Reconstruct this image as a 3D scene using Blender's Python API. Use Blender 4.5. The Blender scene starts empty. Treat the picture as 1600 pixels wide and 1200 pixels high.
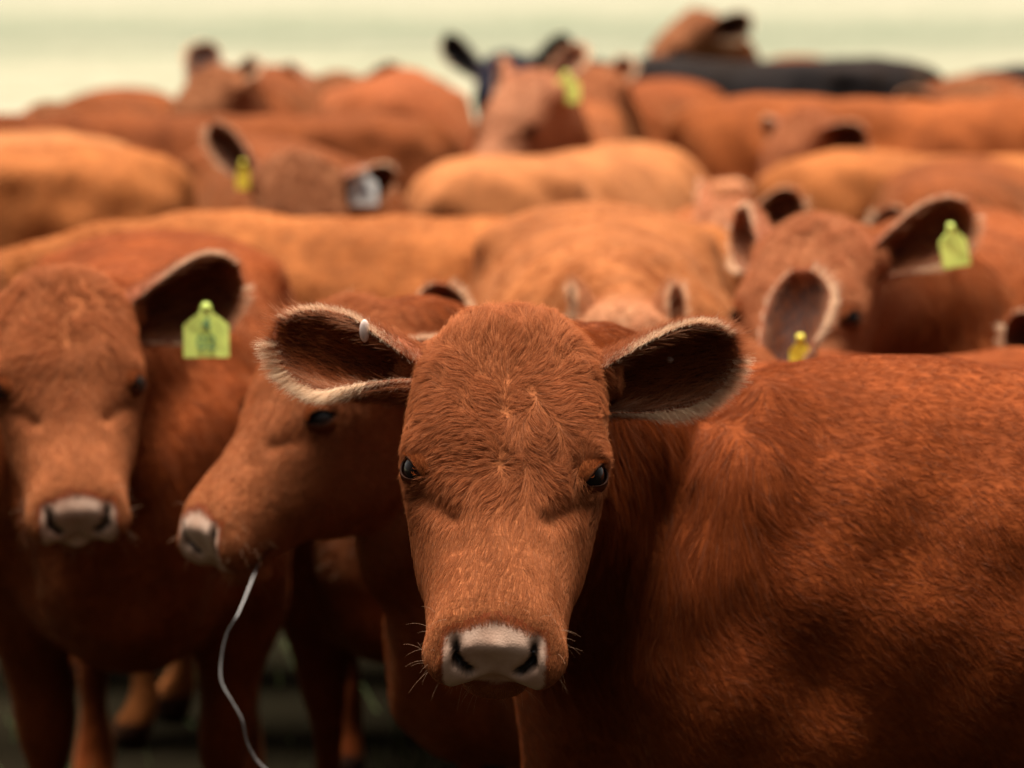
import bpy, math, random
import numpy as np
from mathutils import Vector, kdtree
rng = np.random.default_rng(7)
random.seed(7)
D2R = math.radians
C = bpy.context.scene.collection
S = bpy.context.scene

# ------------------------------------------------------------------ camera, sky, sun, exposure
CAM_H, FPX, PITCH = 1.67, 6000.0, math.atan(687 / 6000)
cam = bpy.data.cameras.new('camera')
cam.lens = 135.0; cam.sensor_width = 36.0
cam.clip_start = 0.1; cam.clip_end = 6000
camo = bpy.data.objects.new('camera', cam); C.objects.link(camo)
camo.location = (0, 0, CAM_H)
camo.rotation_euler = (math.pi / 2 - PITCH, 0, 0)
cam.dof.use_dof = True
cam.dof.focus_distance = 4.12
cam.dof.aperture_fstop = 4.8
S.camera = camo

SUN_EL, SUN_AZ = 82.0, 25.0        # sun almost overhead behind thin cloud
W = bpy.data.worlds.new('World'); S.world = W; W.use_nodes = True
wn, wl = W.node_tree.nodes, W.node_tree.links
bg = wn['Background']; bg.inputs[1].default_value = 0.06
sky = wn.new('ShaderNodeTexSky'); sky.sky_type = 'NISHITA'; sky.sun_disc = False
sky.sun_elevation = D2R(SUN_EL); sky.sun_rotation = D2R(-SUN_AZ)
sky.dust_density = 2.0; sky.ozone_density = 0.6; sky.air_density = 1.2
hs = wn.new('ShaderNodeHueSaturation'); hs.inputs['Saturation'].default_value = 0.15   # thin warm overcast
tint = wn.new('ShaderNodeMix'); tint.data_type = 'RGBA'; tint.blend_type = 'MULTIPLY'; tint.inputs['Factor'].default_value = 1; tint.inputs[7].default_value = (1, .95, .87, 1)
wl.new(sky.outputs[0], hs.inputs['Color']); wl.new(hs.outputs[0], tint.inputs[6]); 
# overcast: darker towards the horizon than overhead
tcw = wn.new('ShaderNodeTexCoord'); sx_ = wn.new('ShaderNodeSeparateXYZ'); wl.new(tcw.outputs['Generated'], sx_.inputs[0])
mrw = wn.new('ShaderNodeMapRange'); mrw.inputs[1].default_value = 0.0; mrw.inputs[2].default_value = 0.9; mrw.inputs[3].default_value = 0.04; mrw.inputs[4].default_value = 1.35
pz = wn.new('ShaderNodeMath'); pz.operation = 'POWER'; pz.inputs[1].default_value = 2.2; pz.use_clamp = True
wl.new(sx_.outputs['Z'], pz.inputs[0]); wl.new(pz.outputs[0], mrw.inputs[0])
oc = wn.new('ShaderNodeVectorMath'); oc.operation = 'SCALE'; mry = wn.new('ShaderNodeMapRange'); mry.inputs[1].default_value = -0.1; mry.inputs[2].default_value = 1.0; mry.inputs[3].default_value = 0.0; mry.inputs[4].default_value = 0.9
wl.new(sx_.outputs['Y'], mry.inputs[0])      # unseen sky brightened beyond the herd, darkened behind the camera, to steer the light
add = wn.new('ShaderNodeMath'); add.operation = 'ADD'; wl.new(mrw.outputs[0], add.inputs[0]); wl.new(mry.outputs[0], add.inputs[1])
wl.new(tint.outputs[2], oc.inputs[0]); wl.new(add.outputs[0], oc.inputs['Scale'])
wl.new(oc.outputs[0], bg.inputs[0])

sun = bpy.data.lights.new('sun', 'SUN'); sun.energy = 4.4; sun.angle = D2R(38); sun.color = (1, .95, .86)
suno = bpy.data.objects.new('sun', sun); C.objects.link(suno)
az = D2R(SUN_AZ)
sd = Vector((-math.sin(az) * math.cos(D2R(SUN_EL)), math.cos(az) * math.cos(D2R(SUN_EL)), math.sin(D2R(SUN_EL))))
suno.rotation_euler = sd.to_track_quat('Z', 'Y').to_euler()
suno.location = sd * 40

S.view_settings.view_transform = 'Standard'
try: S.view_settings.look = 'None'
except Exception: pass
S.view_settings.exposure = 1.5
S.view_settings.gamma = 1.0
S.render.engine = 'CYCLES'
S.cycles.max_bounces = 8; S.cycles.diffuse_bounces = 5; S.cycles.transparent_max_bounces = 8
S.cycles.use_denoising = True

# ------------------------------------------------------------------ small helpers
def at(px, py, Y):
    """world point on the plane y = Y seen at photo pixel (px, py)"""
    cx, cy = (px - 800) / FPX, (600 - py) / FPX
    d = np.array([cx, math.cos(PITCH) + cy * math.sin(PITCH), -math.sin(PITCH) + cy * math.cos(PITCH)])
    t = Y / d[1]
    return np.array([0, 0, CAM_H]) + d * t

def nrm(v):
    v = np.asarray(v, float)
    n = np.linalg.norm(v, axis=-1, keepdims=True)
    return v / np.maximum(n, 1e-9)

def smooth(a, b, x):
    t = np.clip((x - a) / (b - a), 0, 1)
    return t * t * (3 - 2 * t)

class Noise:
    """smooth vector noise, a sum of random sines"""
    def __init__(self, wl_, n=10, seed=0):
        r = np.random.default_rng(seed)
        self.k = r.normal(size=(n, 3)) * (2 * math.pi / wl_) / 1.7
        self.p = r.uniform(0, 6.28, (n, 3)); self.a = r.normal(size=(n, 3)) / math.sqrt(n)
    def __call__(self, P):
        q = P @ self.k.T
        return np.stack([(np.sin(q + self.p[:, i]) * self.a[:, i]).sum(1) * 1.4 for i in range(3)], 1)

def catmull(xs, ys, x):
    """smooth interpolation of rows ys at positions xs (monotone xs)"""
    xs = np.asarray(xs, float); ys = np.asarray(ys, float); x = np.atleast_1d(x)
    m = np.gradient(ys, xs, axis=0) if len(xs) > 2 else np.repeat((ys[1:] - ys[:1]) / (xs[1] - xs[0]), 2, 0)
    i = np.clip(np.searchsorted(xs, x) - 1, 0, len(xs) - 2)
    h = (xs[i + 1] - xs[i]); t = (x - xs[i]) / h
    sh = (-1,) + (1,) * (ys.ndim - 1)
    t = t.reshape(sh); h = h.reshape(sh)
    return ((2*t**3 - 3*t**2 + 1) * ys[i] + (t**3 - 2*t**2 + t) * h * m[i]
            + (-2*t**3 + 3*t**2) * ys[i+1] + (t**3 - t**2) * h * m[i+1])

class Shell:
    def __init__(self): self.v = []; self.f = []
    def rings(self, R):
        """R: (n, m, 3) closed rings joined to a capped tube"""
        R = np.asarray(R, float); n, m, _ = R.shape
        b = sum(len(a) for a in self.v)
        c0, c1 = R[0].mean(0), R[-1].mean(0)
        self.v.append(np.concatenate([R.reshape(-1, 3), c0[None], c1[None]]))
        for i in range(n - 1):
            for j in range(m):
                k = (j + 1) % m
                self.f.append((b+i*m+j, b+i*m+k, b+(i+1)*m+k, b+(i+1)*m+j))
        for j in range(m):
            k = (j + 1) % m
            self.f.append((b+n*m, b+k, b+j)); self.f.append((b+n*m+1, b+(n-1)*m+j, b+(n-1)*m+k))
    def tube(self, P, rx, ry=None, side=(0, 1, 0), m=14, dense=5):
        """tube through points P; rx radius in the bending plane, ry sideways"""
        P = np.asarray(P, float); ry = rx if ry is None else ry
        t = np.arange(len(P)); tt = np.linspace(0, len(P) - 1, (len(P) - 1) * dense + 1)
        Q = catmull(t, P, tt); a = catmull(t, np.asarray(rx, float)[:, None], tt); b = catmull(t, np.asarray(ry, float)[:, None], tt)
        T = nrm(np.gradient(Q, axis=0)); s = np.asarray(side, float)
        s = nrm(s - (T @ s)[:, None] * T); u = np.cross(T, s)
        th = np.linspace(0, 2*math.pi, m, endpoint=False)
        R = Q[:, None] + u[:, None] * (a * np.cos(th))[..., None] + s[:, None] * (b * np.sin(th))[..., None]
        self.rings(R)
    def blob(self, c, r, m=14, n=9):
        c = np.asarray(c, float); r = np.broadcast_to(r, (3,)).astype(float)
        ph = np.linspace(0.12, math.pi - 0.12, n); th = np.linspace(0, 2*math.pi, m, endpoint=False)
        R = np.stack([np.sin(ph)[:, None]*np.cos(th), np.sin(ph)[:, None]*np.sin(th), np.repeat(np.cos(ph)[:, None], m, 1)], -1)
        self.rings(c + R * r)
    def arrays(self): return np.concatenate(self.v), self.f

def mesh_np(name, V, F, smooth_shade=True):
    me = bpy.data.meshes.new(name)
    if isinstance(F, np.ndarray):
        n = F.shape[1]
        me.vertices.add(len(V)); me.vertices.foreach_set('co', np.ascontiguousarray(V, dtype=np.float32).ravel())
        me.loops.add(F.size); me.loops.foreach_set('vertex_index', np.ascontiguousarray(F, dtype=np.int32).ravel())
        me.polygons.add(len(F)); me.polygons.foreach_set('loop_start', np.arange(0, F.size, n, dtype=np.int32))
        me.update(calc_edges=True)
    else:
        me.from_pydata([tuple(p) for p in V], [], F)
    me.polygons.foreach_set('use_smooth', np.full(len(me.polygons), smooth_shade))
    me.update()
    return me

def remesh(V, F, voxel):
    me = mesh_np('tmp', V, F); o = bpy.data.objects.new('tmp', me); C.objects.link(o)
    m = o.modifiers.new('r', 'REMESH'); m.mode = 'VOXEL'; m.voxel_size = voxel
    dg = bpy.context.evaluated_depsgraph_get(); e = o.evaluated_get(dg); em = e.to_mesh()
    n = len(em.vertices); v = np.empty(n*3, np.float32); em.vertices.foreach_get('co', v)
    k = len(em.loops); l = np.empty(k, np.int32); em.loops.foreach_get('vertex_index', l)
    e.to_mesh_clear(); bpy.data.objects.remove(o); bpy.data.meshes.remove(me)
    V = v.reshape(-1, 3).astype(float); F = l.reshape(-1, 4)
    # keep the one outer skin: label connected pieces by repeated minimum
    lab = np.arange(len(V))
    while True:
        mn = lab[F].min(1); new = lab.copy()
        for i in range(4): np.minimum.at(new, F[:, i], mn)
        new = new[new]
        if (new == lab).all(): break
        lab = new
    big = np.bincount(lab).argmax(); keep = lab == big
    idx = np.cumsum(keep) - 1
    return V[keep], idx[F[keep[F[:, 0]]]]

def relax(V, F, w, it):
    E = np.concatenate([F[:, [0, 1]], F[:, [1, 2]], F[:, [2, 3]], F[:, [3, 0]]])
    a, b = E[:, 0], E[:, 1]; n = len(V)
    deg = np.bincount(a, minlength=n).astype(float)
    for k in range(it):
        A = np.stack([np.bincount(a, V[b, i], minlength=n) for i in range(3)], 1) / deg[:, None]
        V = V + (A - V) * (w[:, None] * 0.6)
    return V

def normals(V, F):
    fn = np.cross(V[F[:, 2]] - V[F[:, 0]], V[F[:, 3 if F.shape[1] == 4 else 1]] - V[F[:, 1 if F.shape[1] == 4 else 0]])
    if F.shape[1] == 3: fn = np.cross(V[F[:, 1]] - V[F[:, 0]], V[F[:, 2]] - V[F[:, 0]])
    n = np.zeros_like(V)
    for i in range(F.shape[1]):
        for j in range(3): n[:, j] += np.bincount(F[:, i], fn[:, j], minlength=len(V))
    return nrm(n), np.linalg.norm(fn, axis=1) * .5

def link(name, data, parent=None, mat=None, color=None):
    o = bpy.data.objects.new(name, data); C.objects.link(o)
    if parent is not None: o.parent = parent
    if mat is not None: data.materials.append(mat)
    if color is not None: o.color = (*color, 1)
    return o

# ------------------------------------------------------------------ materials
def new_mat(name):
    m = bpy.data.materials.new(name); m.use_nodes = True
    return m, m.node_tree.nodes, m.node_tree.links, m.node_tree.nodes['Principled BSDF']

def node(N, t, **kw):
    n = N.new(t)
    for k, v in kw.items():
        if k.startswith('_'): setattr(n, k[1:], v)
        else: n.inputs[k.replace('__', ' ')].default_value = v
    return n

def mixc(N, L, fac, a, b, mode='MIX'):
    m = N.new('ShaderNodeMix'); m.data_type = 'RGBA'; m.blend_type = mode
    for s, v in ((m.inputs['Factor'], fac), (m.inputs[6], a), (m.inputs[7], b)):
        if isinstance(v, bpy.types.NodeSocket): L.new(v, s)
        elif isinstance(v, (int, float)): s.default_value = v
        else: s.default_value = (*v, 1) if len(v) == 3 else v
    return m.outputs[2]

def ramp(N, L, src, stops):
    r = N.new('ShaderNodeValToRGB'); L.new(src, r.inputs[0])
    e = r.color_ramp.elements
    while len(e) < len(stops): e.new(0.5)
    for q, (p, c) in zip(e, stops): q.position = p; q.color = (*c, 1) if len(c) == 3 else c
    return r.outputs[0]

FACE = (1.66, 2.50, 4.2)      # multiplier that makes the head paler and less red than the body
def mat_hide():
    m, N, L, B = new_mat('hide')
    oi = N.new('ShaderNodeObjectInfo'); tc = N.new('ShaderNodeTexCoord')
    n1 = node(N, 'ShaderNodeTexNoise', Scale=4.5, Detail=5.0, Roughness=.6); L.new(tc.outputs['Object'], n1.inputs['Vector'])
    n2 = node(N, 'ShaderNodeTexNoise', Scale=38.0, Detail=4.0); L.new(tc.outputs['Object'], n2.inputs['Vector'])
    v1 = ramp(N, L, n1.outputs[0], [(.3, (.46, .41, .38)), (.7, (.88, .85, .80))])
    v2 = ramp(N, L, n2.outputs[0], [(.3, (.78, .76, .74)), (.7, (1.18, 1.16, 1.12))])
    c = mixc(N, L, 1.0, mixc(N, L, 1.0, oi.outputs['Color'], v1, 'MULTIPLY'), v2, 'MULTIPLY')
    fa = N.new('ShaderNodeAttribute'); fa.attribute_name = 'face'
    c = mixc(N, L, fa.outputs['Fac'], c, mixc(N, L, 1.0, c, FACE, 'MULTIPLY'))
    at_ = N.new('ShaderNodeAttribute'); at_.attribute_name = 'dark'
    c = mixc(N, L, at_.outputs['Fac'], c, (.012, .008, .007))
    L.new(c, B.inputs['Base Color'])
    B.inputs['Roughness'].default_value = .85; B.inputs['Specular IOR Level'].default_value = .04
    B.inputs['Sheen Weight'].default_value = .12; B.inputs['Sheen Roughness'].default_value = .5
    B.inputs['Sheen Tint'].default_value = (1, .50, .22, 1)
    mp = N.new('ShaderNodeMapping'); mp.inputs['Scale'].default_value = (.35, 1, .6); L.new(tc.outputs['Object'], mp.inputs[0])
    n3 = node(N, 'ShaderNodeTexNoise', Scale=120.0, Detail=3.0); L.new(mp.outputs[0], n3.inputs['Vector'])
    bp = node(N, 'ShaderNodeBump', Strength=.5, Distance=.006); L.new(n3.outputs[0], bp.inputs['Height']); L.new(bp.outputs[0], B.inputs['Normal'])
    return m

def mat_hair():
    m, N, L, B = new_mat('coat_hair')
    oi = N.new('ShaderNodeObjectInfo'); ci = N.new('ShaderNodeHairInfo')
    tn = N.new('ShaderNodeAttribute'); tn.attribute_name = 'tint'
    v = ramp(N, L, ci.outputs['Random'], [(0, (.78, .74, .70)), (.6, (1.03, 1.0, .95)), (1, (1.25, 1.25, 1.2))])
    c = mixc(N, L, 1.0, oi.outputs['Color'], v, 'MULTIPLY')
    tc = N.new('ShaderNodeTexCoord')
    n1 = node(N, 'ShaderNodeTexNoise', Scale=5.0, Detail=5.0, Roughness=.6); L.new(tc.outputs['Object'], n1.inputs['Vector'])
    c = mixc(N, L, 1.0, c, ramp(N, L, n1.outputs[0], [(.3, (.84, .79, .74)), (.7, (1.14, 1.13, 1.1))]), 'MULTIPLY')
    fa = N.new('ShaderNodeAttribute'); fa.attribute_name = 'face'
    c = mixc(N, L, fa.outputs['Fac'], c, mixc(N, L, 1.0, c, FACE, 'MULTIPLY'))
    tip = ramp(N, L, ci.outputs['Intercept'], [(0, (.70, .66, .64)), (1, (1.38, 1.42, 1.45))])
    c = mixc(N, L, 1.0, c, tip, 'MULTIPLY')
    c = mixc(N, L, tn.outputs['Fac'], c, (.88, .66, .45))
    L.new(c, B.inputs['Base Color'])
    B.inputs['Roughness'].default_value = .6; B.inputs['Specular IOR Level'].default_value = .045
    tr = N.new('ShaderNodeBsdfTranslucent'); L.new(c, tr.inputs[0])
    mx = N.new('ShaderNodeMixShader'); mx.inputs[0].default_value = .35
    L.new(B.outputs[0], mx.inputs[1]); L.new(tr.outputs[0], mx.inputs[2])
    L.new(mx.outputs[0], N['Material Output'].inputs[0])
    return m

def mat_nose(name, a, b):
    m, N, L, B = new_mat(name)
    tc = N.new('ShaderNodeTexCoord')
    n1 = node(N, 'ShaderNodeTexNoise', Scale=30.0, Detail=4.0); L.new(tc.outputs['Object'], n1.inputs['Vector'])
    c = ramp(N, L, n1.outputs[0], [(.35, a), (.65, b)])
    at_ = N.new('ShaderNodeAttribute'); at_.attribute_name = 'dark'
    ar = N.new('ShaderNodeAttribute'); ar.attribute_name = 'rim'; oi = N.new('ShaderNodeObjectInfo')
    c = mixc(N, L, ar.outputs['Fac'], c, mixc(N, L, 1.0, oi.outputs['Color'], (1.0, .85, .8), 'MULTIPLY'))
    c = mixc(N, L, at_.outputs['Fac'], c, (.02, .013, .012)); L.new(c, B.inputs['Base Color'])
    B.inputs['Roughness'].default_value = .34; B.inputs['Specular IOR Level'].default_value = .35
    B.inputs['Subsurface Weight'].default_value = .0
    vo = node(N, 'ShaderNodeTexVoronoi', Scale=260.0); vo.feature = 'DISTANCE_TO_EDGE'; L.new(tc.outputs['Object'], vo.inputs['Vector'])
    bp = node(N, 'ShaderNodeBump', Strength=.14, Distance=.002); L.new(vo.outputs[0], bp.inputs['Height']); L.new(bp.outputs[0], B.inputs['Normal'])
    return m

def mat_plain(name, col, rough=.5, spec=.5, **kw):
    m, N, L, B = new_mat(name)
    tc = N.new('ShaderNodeTexCoord')
    n1 = node(N, 'ShaderNodeTexNoise', Scale=40.0, Detail=3.0); L.new(tc.outputs['Object'], n1.inputs['Vector'])
    c = ramp(N, L, n1.outputs[0], [(.3, tuple(x*.82 for x in col)), (.7, tuple(min(1, x*1.12) for x in col))])
    L.new(c, B.inputs['Base Color']); B.inputs['Roughness'].default_value = rough; B.inputs['Specular IOR Level'].default_value = spec
    for k, v in kw.items(): B.inputs[k.replace('__', ' ')].default_value = v
    return m

def mat_ear():
    """ear skin: coat colour outside, bare dark skin inside (attribute 'dark')"""
    m, N, L, B = new_mat('ear_skin')
    oi = N.new('ShaderNodeObjectInfo'); tc = N.new('ShaderNodeTexCoord')
    n1 = node(N, 'ShaderNodeTexNoise', Scale=30.0, Detail=4.0); L.new(tc.outputs['Object'], n1.inputs['Vector'])
    v1 = ramp(N, L, n1.outputs[0], [(.3, (.75, .7, .66)), (.7, (1.2, 1.2, 1.2))])
    c = mixc(N, L, 1.0, oi.outputs['Color'], v1, 'MULTIPLY')
    at_ = N.new('ShaderNodeAttribute'); at_.attribute_name = 'dark'
    inner = mixc(N, L, 1.0, oi.outputs['Color'], (.09, .065, .065), 'MULTIPLY')  # dark inner skin, darkened further for the shade inside the ear
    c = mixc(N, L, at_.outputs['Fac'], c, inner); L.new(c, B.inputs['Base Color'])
    B.inputs['Roughness'].default_value = .75; B.inputs['Specular IOR Level'].default_value = .2
    B.inputs['Sheen Weight'].default_value = .2; B.inputs['Sheen Tint'].default_value = (1, .7, .5, 1)
    return m

def mat_lid():
    m, N, L, B = new_mat('eyelid_skin')
    oi = N.new('ShaderNodeObjectInfo'); at_ = N.new('ShaderNodeAttribute'); at_.attribute_name = 'dark'
    c = mixc(N, L, at_.outputs['Fac'], mixc(N, L, 1.0, oi.outputs['Color'], (.48, .56, .65), 'MULTIPLY'), (.012, .009, .008))
    L.new(c, B.inputs['Base Color']); B.inputs['Roughness'].default_value = .95; B.inputs['Specular IOR Level'].default_value = .03
    return m
M = dict(hide=mat_hide(), hair=mat_hair(), ear=mat_ear(),
         nose=mat_nose('bare_nose', (.52, .30, .205), (.68, .44, .32)),
         nose_dark=mat_nose('dark_nose', (.03, .03, .035), (.06, .06, .065)),
         eye=mat_plain('wet_eye', (.010, .006, .005), .14, .22),
         lid=mat_lid(),
         tag_lime=mat_plain('lime_tag_plastic', (.80, .95, .20), .45, .4),
         tag_yellow=mat_plain('yellow_tag_plastic', (.90, .72, .06), .45, .4),
         tag_white=mat_plain('white_tag_plastic', (.75, .76, .72), .45, .4),
         ink=mat_plain('faded_tag_ink', (.20, .36, .14), .6, .3),
         ink_dark=mat_plain('dark_tag_ink', (.06, .07, .09), .6, .3),
         stud=mat_plain('pale_stud', (.60, .44, .38), .4, .4),
         string=mat_plain('pale_string', (.26, .235, .22), .5, .5),
         grass=mat_plain('grass_blades', (.13, .17, .06), .7, .2))

# ------------------------------------------------------------------ ground
def build_ground():
    m, N, L, B = new_mat('pasture')
    tc = N.new('ShaderNodeTexCoord'); sp = N.new('ShaderNodeSeparateXYZ'); L.new(tc.outputs['Object'], sp.inputs[0])
    mp = N.new('ShaderNodeMapping'); mp.inputs['Scale'].default_value = (.5, 1, 1); L.new(tc.outputs['Object'], mp.inputs[0])
    n1 = node(N, 'ShaderNodeTexNoise', Scale=.16, Detail=5.0, Roughness=.55); L.new(mp.outputs[0], n1.inputs['Vector'])
    n2 = node(N, 'ShaderNodeTexNoise', Scale=2.2, Detail=6.0, Roughness=.65); L.new(tc.outputs['Object'], n2.inputs['Vector'])
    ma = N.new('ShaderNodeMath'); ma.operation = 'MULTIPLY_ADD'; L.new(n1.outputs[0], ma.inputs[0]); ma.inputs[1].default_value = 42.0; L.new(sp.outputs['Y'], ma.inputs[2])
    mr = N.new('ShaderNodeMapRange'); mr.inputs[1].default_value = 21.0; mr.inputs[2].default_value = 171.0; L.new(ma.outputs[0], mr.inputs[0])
    # mown strips of dry and green grass across the field; the nearest stops paint the herd's shade near-black
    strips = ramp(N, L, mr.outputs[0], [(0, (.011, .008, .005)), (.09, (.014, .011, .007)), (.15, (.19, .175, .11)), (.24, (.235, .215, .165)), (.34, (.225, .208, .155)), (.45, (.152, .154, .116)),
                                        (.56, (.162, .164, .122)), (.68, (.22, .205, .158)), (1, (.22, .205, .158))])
    v = ramp(N, L, n2.outputs[0], [(.3, (.72, .72, .68)), (.7, (1.2, 1.2, 1.15))])
    n4 = node(N, 'ShaderNodeTexNoise', Scale=.34, Detail=4.0, Roughness=.6); L.new(tc.outputs['Object'], n4.inputs['Vector'])
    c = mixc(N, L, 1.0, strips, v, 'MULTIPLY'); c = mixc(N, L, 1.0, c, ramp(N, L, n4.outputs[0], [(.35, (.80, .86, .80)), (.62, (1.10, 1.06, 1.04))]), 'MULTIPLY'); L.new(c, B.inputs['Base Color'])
    B.inputs['Roughness'].default_value = 1.0; B.inputs['Specular IOR Level'].default_value = 0
    bp = node(N, 'ShaderNodeBump', Strength=.6, Distance=.05); L.new(n2.outputs[0], bp.inputs['Height']); L.new(bp.outputs[0], B.inputs['Normal'])
    V = np.array([(-2500, -200, 0), (2500, -200, 0), (2500, 5000, 0), (-2500, 5000, 0)], float)
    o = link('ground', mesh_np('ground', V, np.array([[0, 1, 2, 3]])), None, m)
    o['kind'] = 'structure'; o['label'] = 'wide pasture of pale dry and green grass'
    # blades near the herd
    n = 8000
    p = np.stack([rng.uniform(-3.2, 3.2, n), rng.uniform(3.2, 19, n), np.zeros(n)], 1)
    a = rng.uniform(0, 6.28, n); h = rng.uniform(.03, .11, n) * (1 + .6 * (Noise(1.2, seed=3)(p)[:, 0])); h = np.clip(h, .015, .2)
    s = np.stack([np.cos(a), np.sin(a), 0*a], 1) * .004; b = np.stack([-np.sin(a), np.cos(a), 0*a], 1) * (h * rng.uniform(.1, .7, n))[:, None]
    top = p + b; top[:, 2] = h
    V = np.stack([p - s, p + s, top], 1).reshape(-1, 3); F = np.arange(3*n).reshape(-1, 3)
    g = link('grass', mesh_np('grass', V, F), None, M['grass']); g['kind'] = 'stuff'; g['label'] = 'short grass under the herd'
    # low hills on the skyline
    x = np.linspace(-2400, 2400, 90); hgt = 26 + 14*np.sin(x/330 + 1) + 9*np.sin(x/140) + 4*np.sin(x/61)
    rows = np.array([0, .35, .7, .92, 1.0, .8, .3, 0]); yy = 1500 + np.array([0, 40, 90, 150, 220, 300, 380, 440])
    V = np.array([(a, b + .00003*a*a*-1, h*r - .5) for b, r in zip(yy, rows) for a, h in zip(x, hgt)])
    F = np.array([(i*90+j, i*90+j+1, (i+1)*90+j+1, (i+1)*90+j) for i in range(7) for j in range(89)])
    hm = mat_plain('far_hill_grass', (.20, .21, .16), .95, .1)
    o = link('hills', mesh_np('hills', V, F), None, hm); o['kind'] = 'structure'; o['label'] = 'low pale green hills on the skyline'
build_ground()

# ------------------------------------------------------------------ cattle
def half_ring(P, n=28):
    """closed smooth ring from a half outline (x>=0) given top to bottom; P: (k, 2)"""
    P = np.asarray(P, float); k = len(P)
    d = np.concatenate([[0], np.cumsum(np.linalg.norm(np.diff(P, axis=0), axis=1))])
    full = np.concatenate([P, P[-2:0:-1] * [-1, 1]])
    return full

def dense_ring(half, n=36):
    """half: (stations, k, 3) with lateral in [...,0]; returns (stations, n, 3) smooth closed rings"""
    st, k, _ = half.shape
    mir = half[:, -2:0:-1].copy(); mir[..., 0] *= -1
    full = np.concatenate([half, mir], 1); m = full.shape[1]
    ext = np.concatenate([full[:, -2:], full, full[:, :3]], 1)
    t = np.linspace(0, m, n, endpoint=False); out = np.empty((st, n, 3))
    for s_ in range(st):
        out[s_] = catmull(np.arange(-2, m + 3), ext[s_], t)
    return out

HEAD = [  # (l, [(x, z) x 8]) dorsal to ventral, plus a lean of the ring along l
    (-.050, [(0,-.050),(.030,-.054),(.052,-.066),(.064,-.090),(.062,-.118),(.050,-.145),(.028,-.160),(0,-.165)]),
    (-.022, [(0,-.014),(.034,-.020),(.060,-.040),(.076,-.075),(.076,-.115),(.062,-.155),(.035,-.178),(0,-.184)]),
    ( .010, [(0, .002),(.038,-.004),(.070,-.022),(.090,-.060),(.090,-.110),(.074,-.160),(.042,-.190),(0,-.196)]),
    ( .060, [(0, .010),(.045, .006),(.084,-.010),(.105,-.052),(.100,-.110),(.084,-.165),(.050,-.203),(0,-.210)]),
    ( .115, [(0, .011),(.048, .008),(.088,-.006),(.108,-.046),(.101,-.110),(.084,-.170),(.050,-.208),(0,-.214)]),
    ( .165, [(0, .007),(.046, .004),(.088,-.008),(.112,-.040),(.101,-.102),(.082,-.166),(.046,-.205),(0,-.208)]),
    ( .205, [(0, .001),(.042,-.003),(.076,-.016),(.106,-.048),(.100,-.100),(.079,-.158),(.042,-.193),(0,-.196)]),
    ( .250, [(0,-.003),(.036,-.007),(.066,-.020),(.095,-.056),(.096,-.100),(.074,-.146),(.036,-.174),(0,-.178)]),
    ( .300, [(0,-.004),(.032,-.008),(.057,-.021),(.083,-.056),(.086,-.094),(.064,-.132),(.030,-.150),(0,-.155)]),
    ( .345, [(0,-.005),(.033,-.008),(.055,-.021),(.075,-.052),(.076,-.087),(.056,-.118),(.029,-.136),(0,-.141)]),
    ( .385, [(0,-.008),(.037,-.010),(.060,-.022),(.074,-.050),(.071,-.082),(.052,-.109),(.030,-.128),(0,-.133)]),
    ( .415, [(0,-.013),(.038,-.015),(.061,-.027),(.078,-.052),(.068,-.077),(.048,-.100),(.029,-.121),(0,-.126)]),
    ( .437, [(0,-.026),(.032,-.027),(.050,-.037),(.064,-.054),(.053,-.075),(.039,-.094),(.024,-.111),(0,-.115)]),
]
def head_shell(sh, X, hs):
    """X maps head-local (x, l, z) to body-local"""
    ls = np.array([h[0] for h in HEAD]); P = np.array([h[1] for h in HEAD])       # (13, 8, 2)
    tt = np.linspace(ls[0], ls[-1], 50)
    Q = catmull(ls, P, tt)
    half = np.empty((len(tt), 8, 3)); half[..., 0] = np.maximum(Q[..., 0], 0); half[..., 2] = Q[..., 1] * np.where(Q[..., 1] < -.08, 1 + .10*smooth(.36, .22, tt)[:, None]*smooth(-.08, -.16, Q[..., 1]), 1)
    half[..., 1] = tt[:, None]
    # the muzzle is cut obliquely: the lip reaches farther than the top of the nose, the chin falls back
    k = smooth(.34, .437, tt)[:, None]
    z = half[..., 2]
    half[..., 1] += k * np.interp(z, [-.13, -.11, -.085, -.05, -.02, 0], [-.050, -.022, .012, .010, -.020, -.034])
    half[:, 0, 0] = 0; half[:, -1, 0] = 0
    R = dense_ring(half, 44)
    sh.rings(X(R))
    for s in (-1, 1):
        # brow and cheek bones
        sh.blob(X(np.array([s*.088, .160, -.030])), .024 * hs)
        # orbit around the eye
        sh.blob(X(np.array([s*.082, .196, -.040])), .026 * hs)
        # ear root
        sh.tube(X(np.array([[s*.060, .030, -.070], [s*.092, .032, -.070], [s*.120, .026, -.072]])), [.042*hs, .036*hs, .026*hs], side=Xd(X, (0, 0, 1)), m=12)
        # nostril wing
        sh.blob(X(np.array([s*.052, .405, -.048])), .0215 * hs)
    sh.blob(X(np.array([0, .412, -.119])), np.array([.042, .030, .023]) * hs)    # chin

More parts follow.
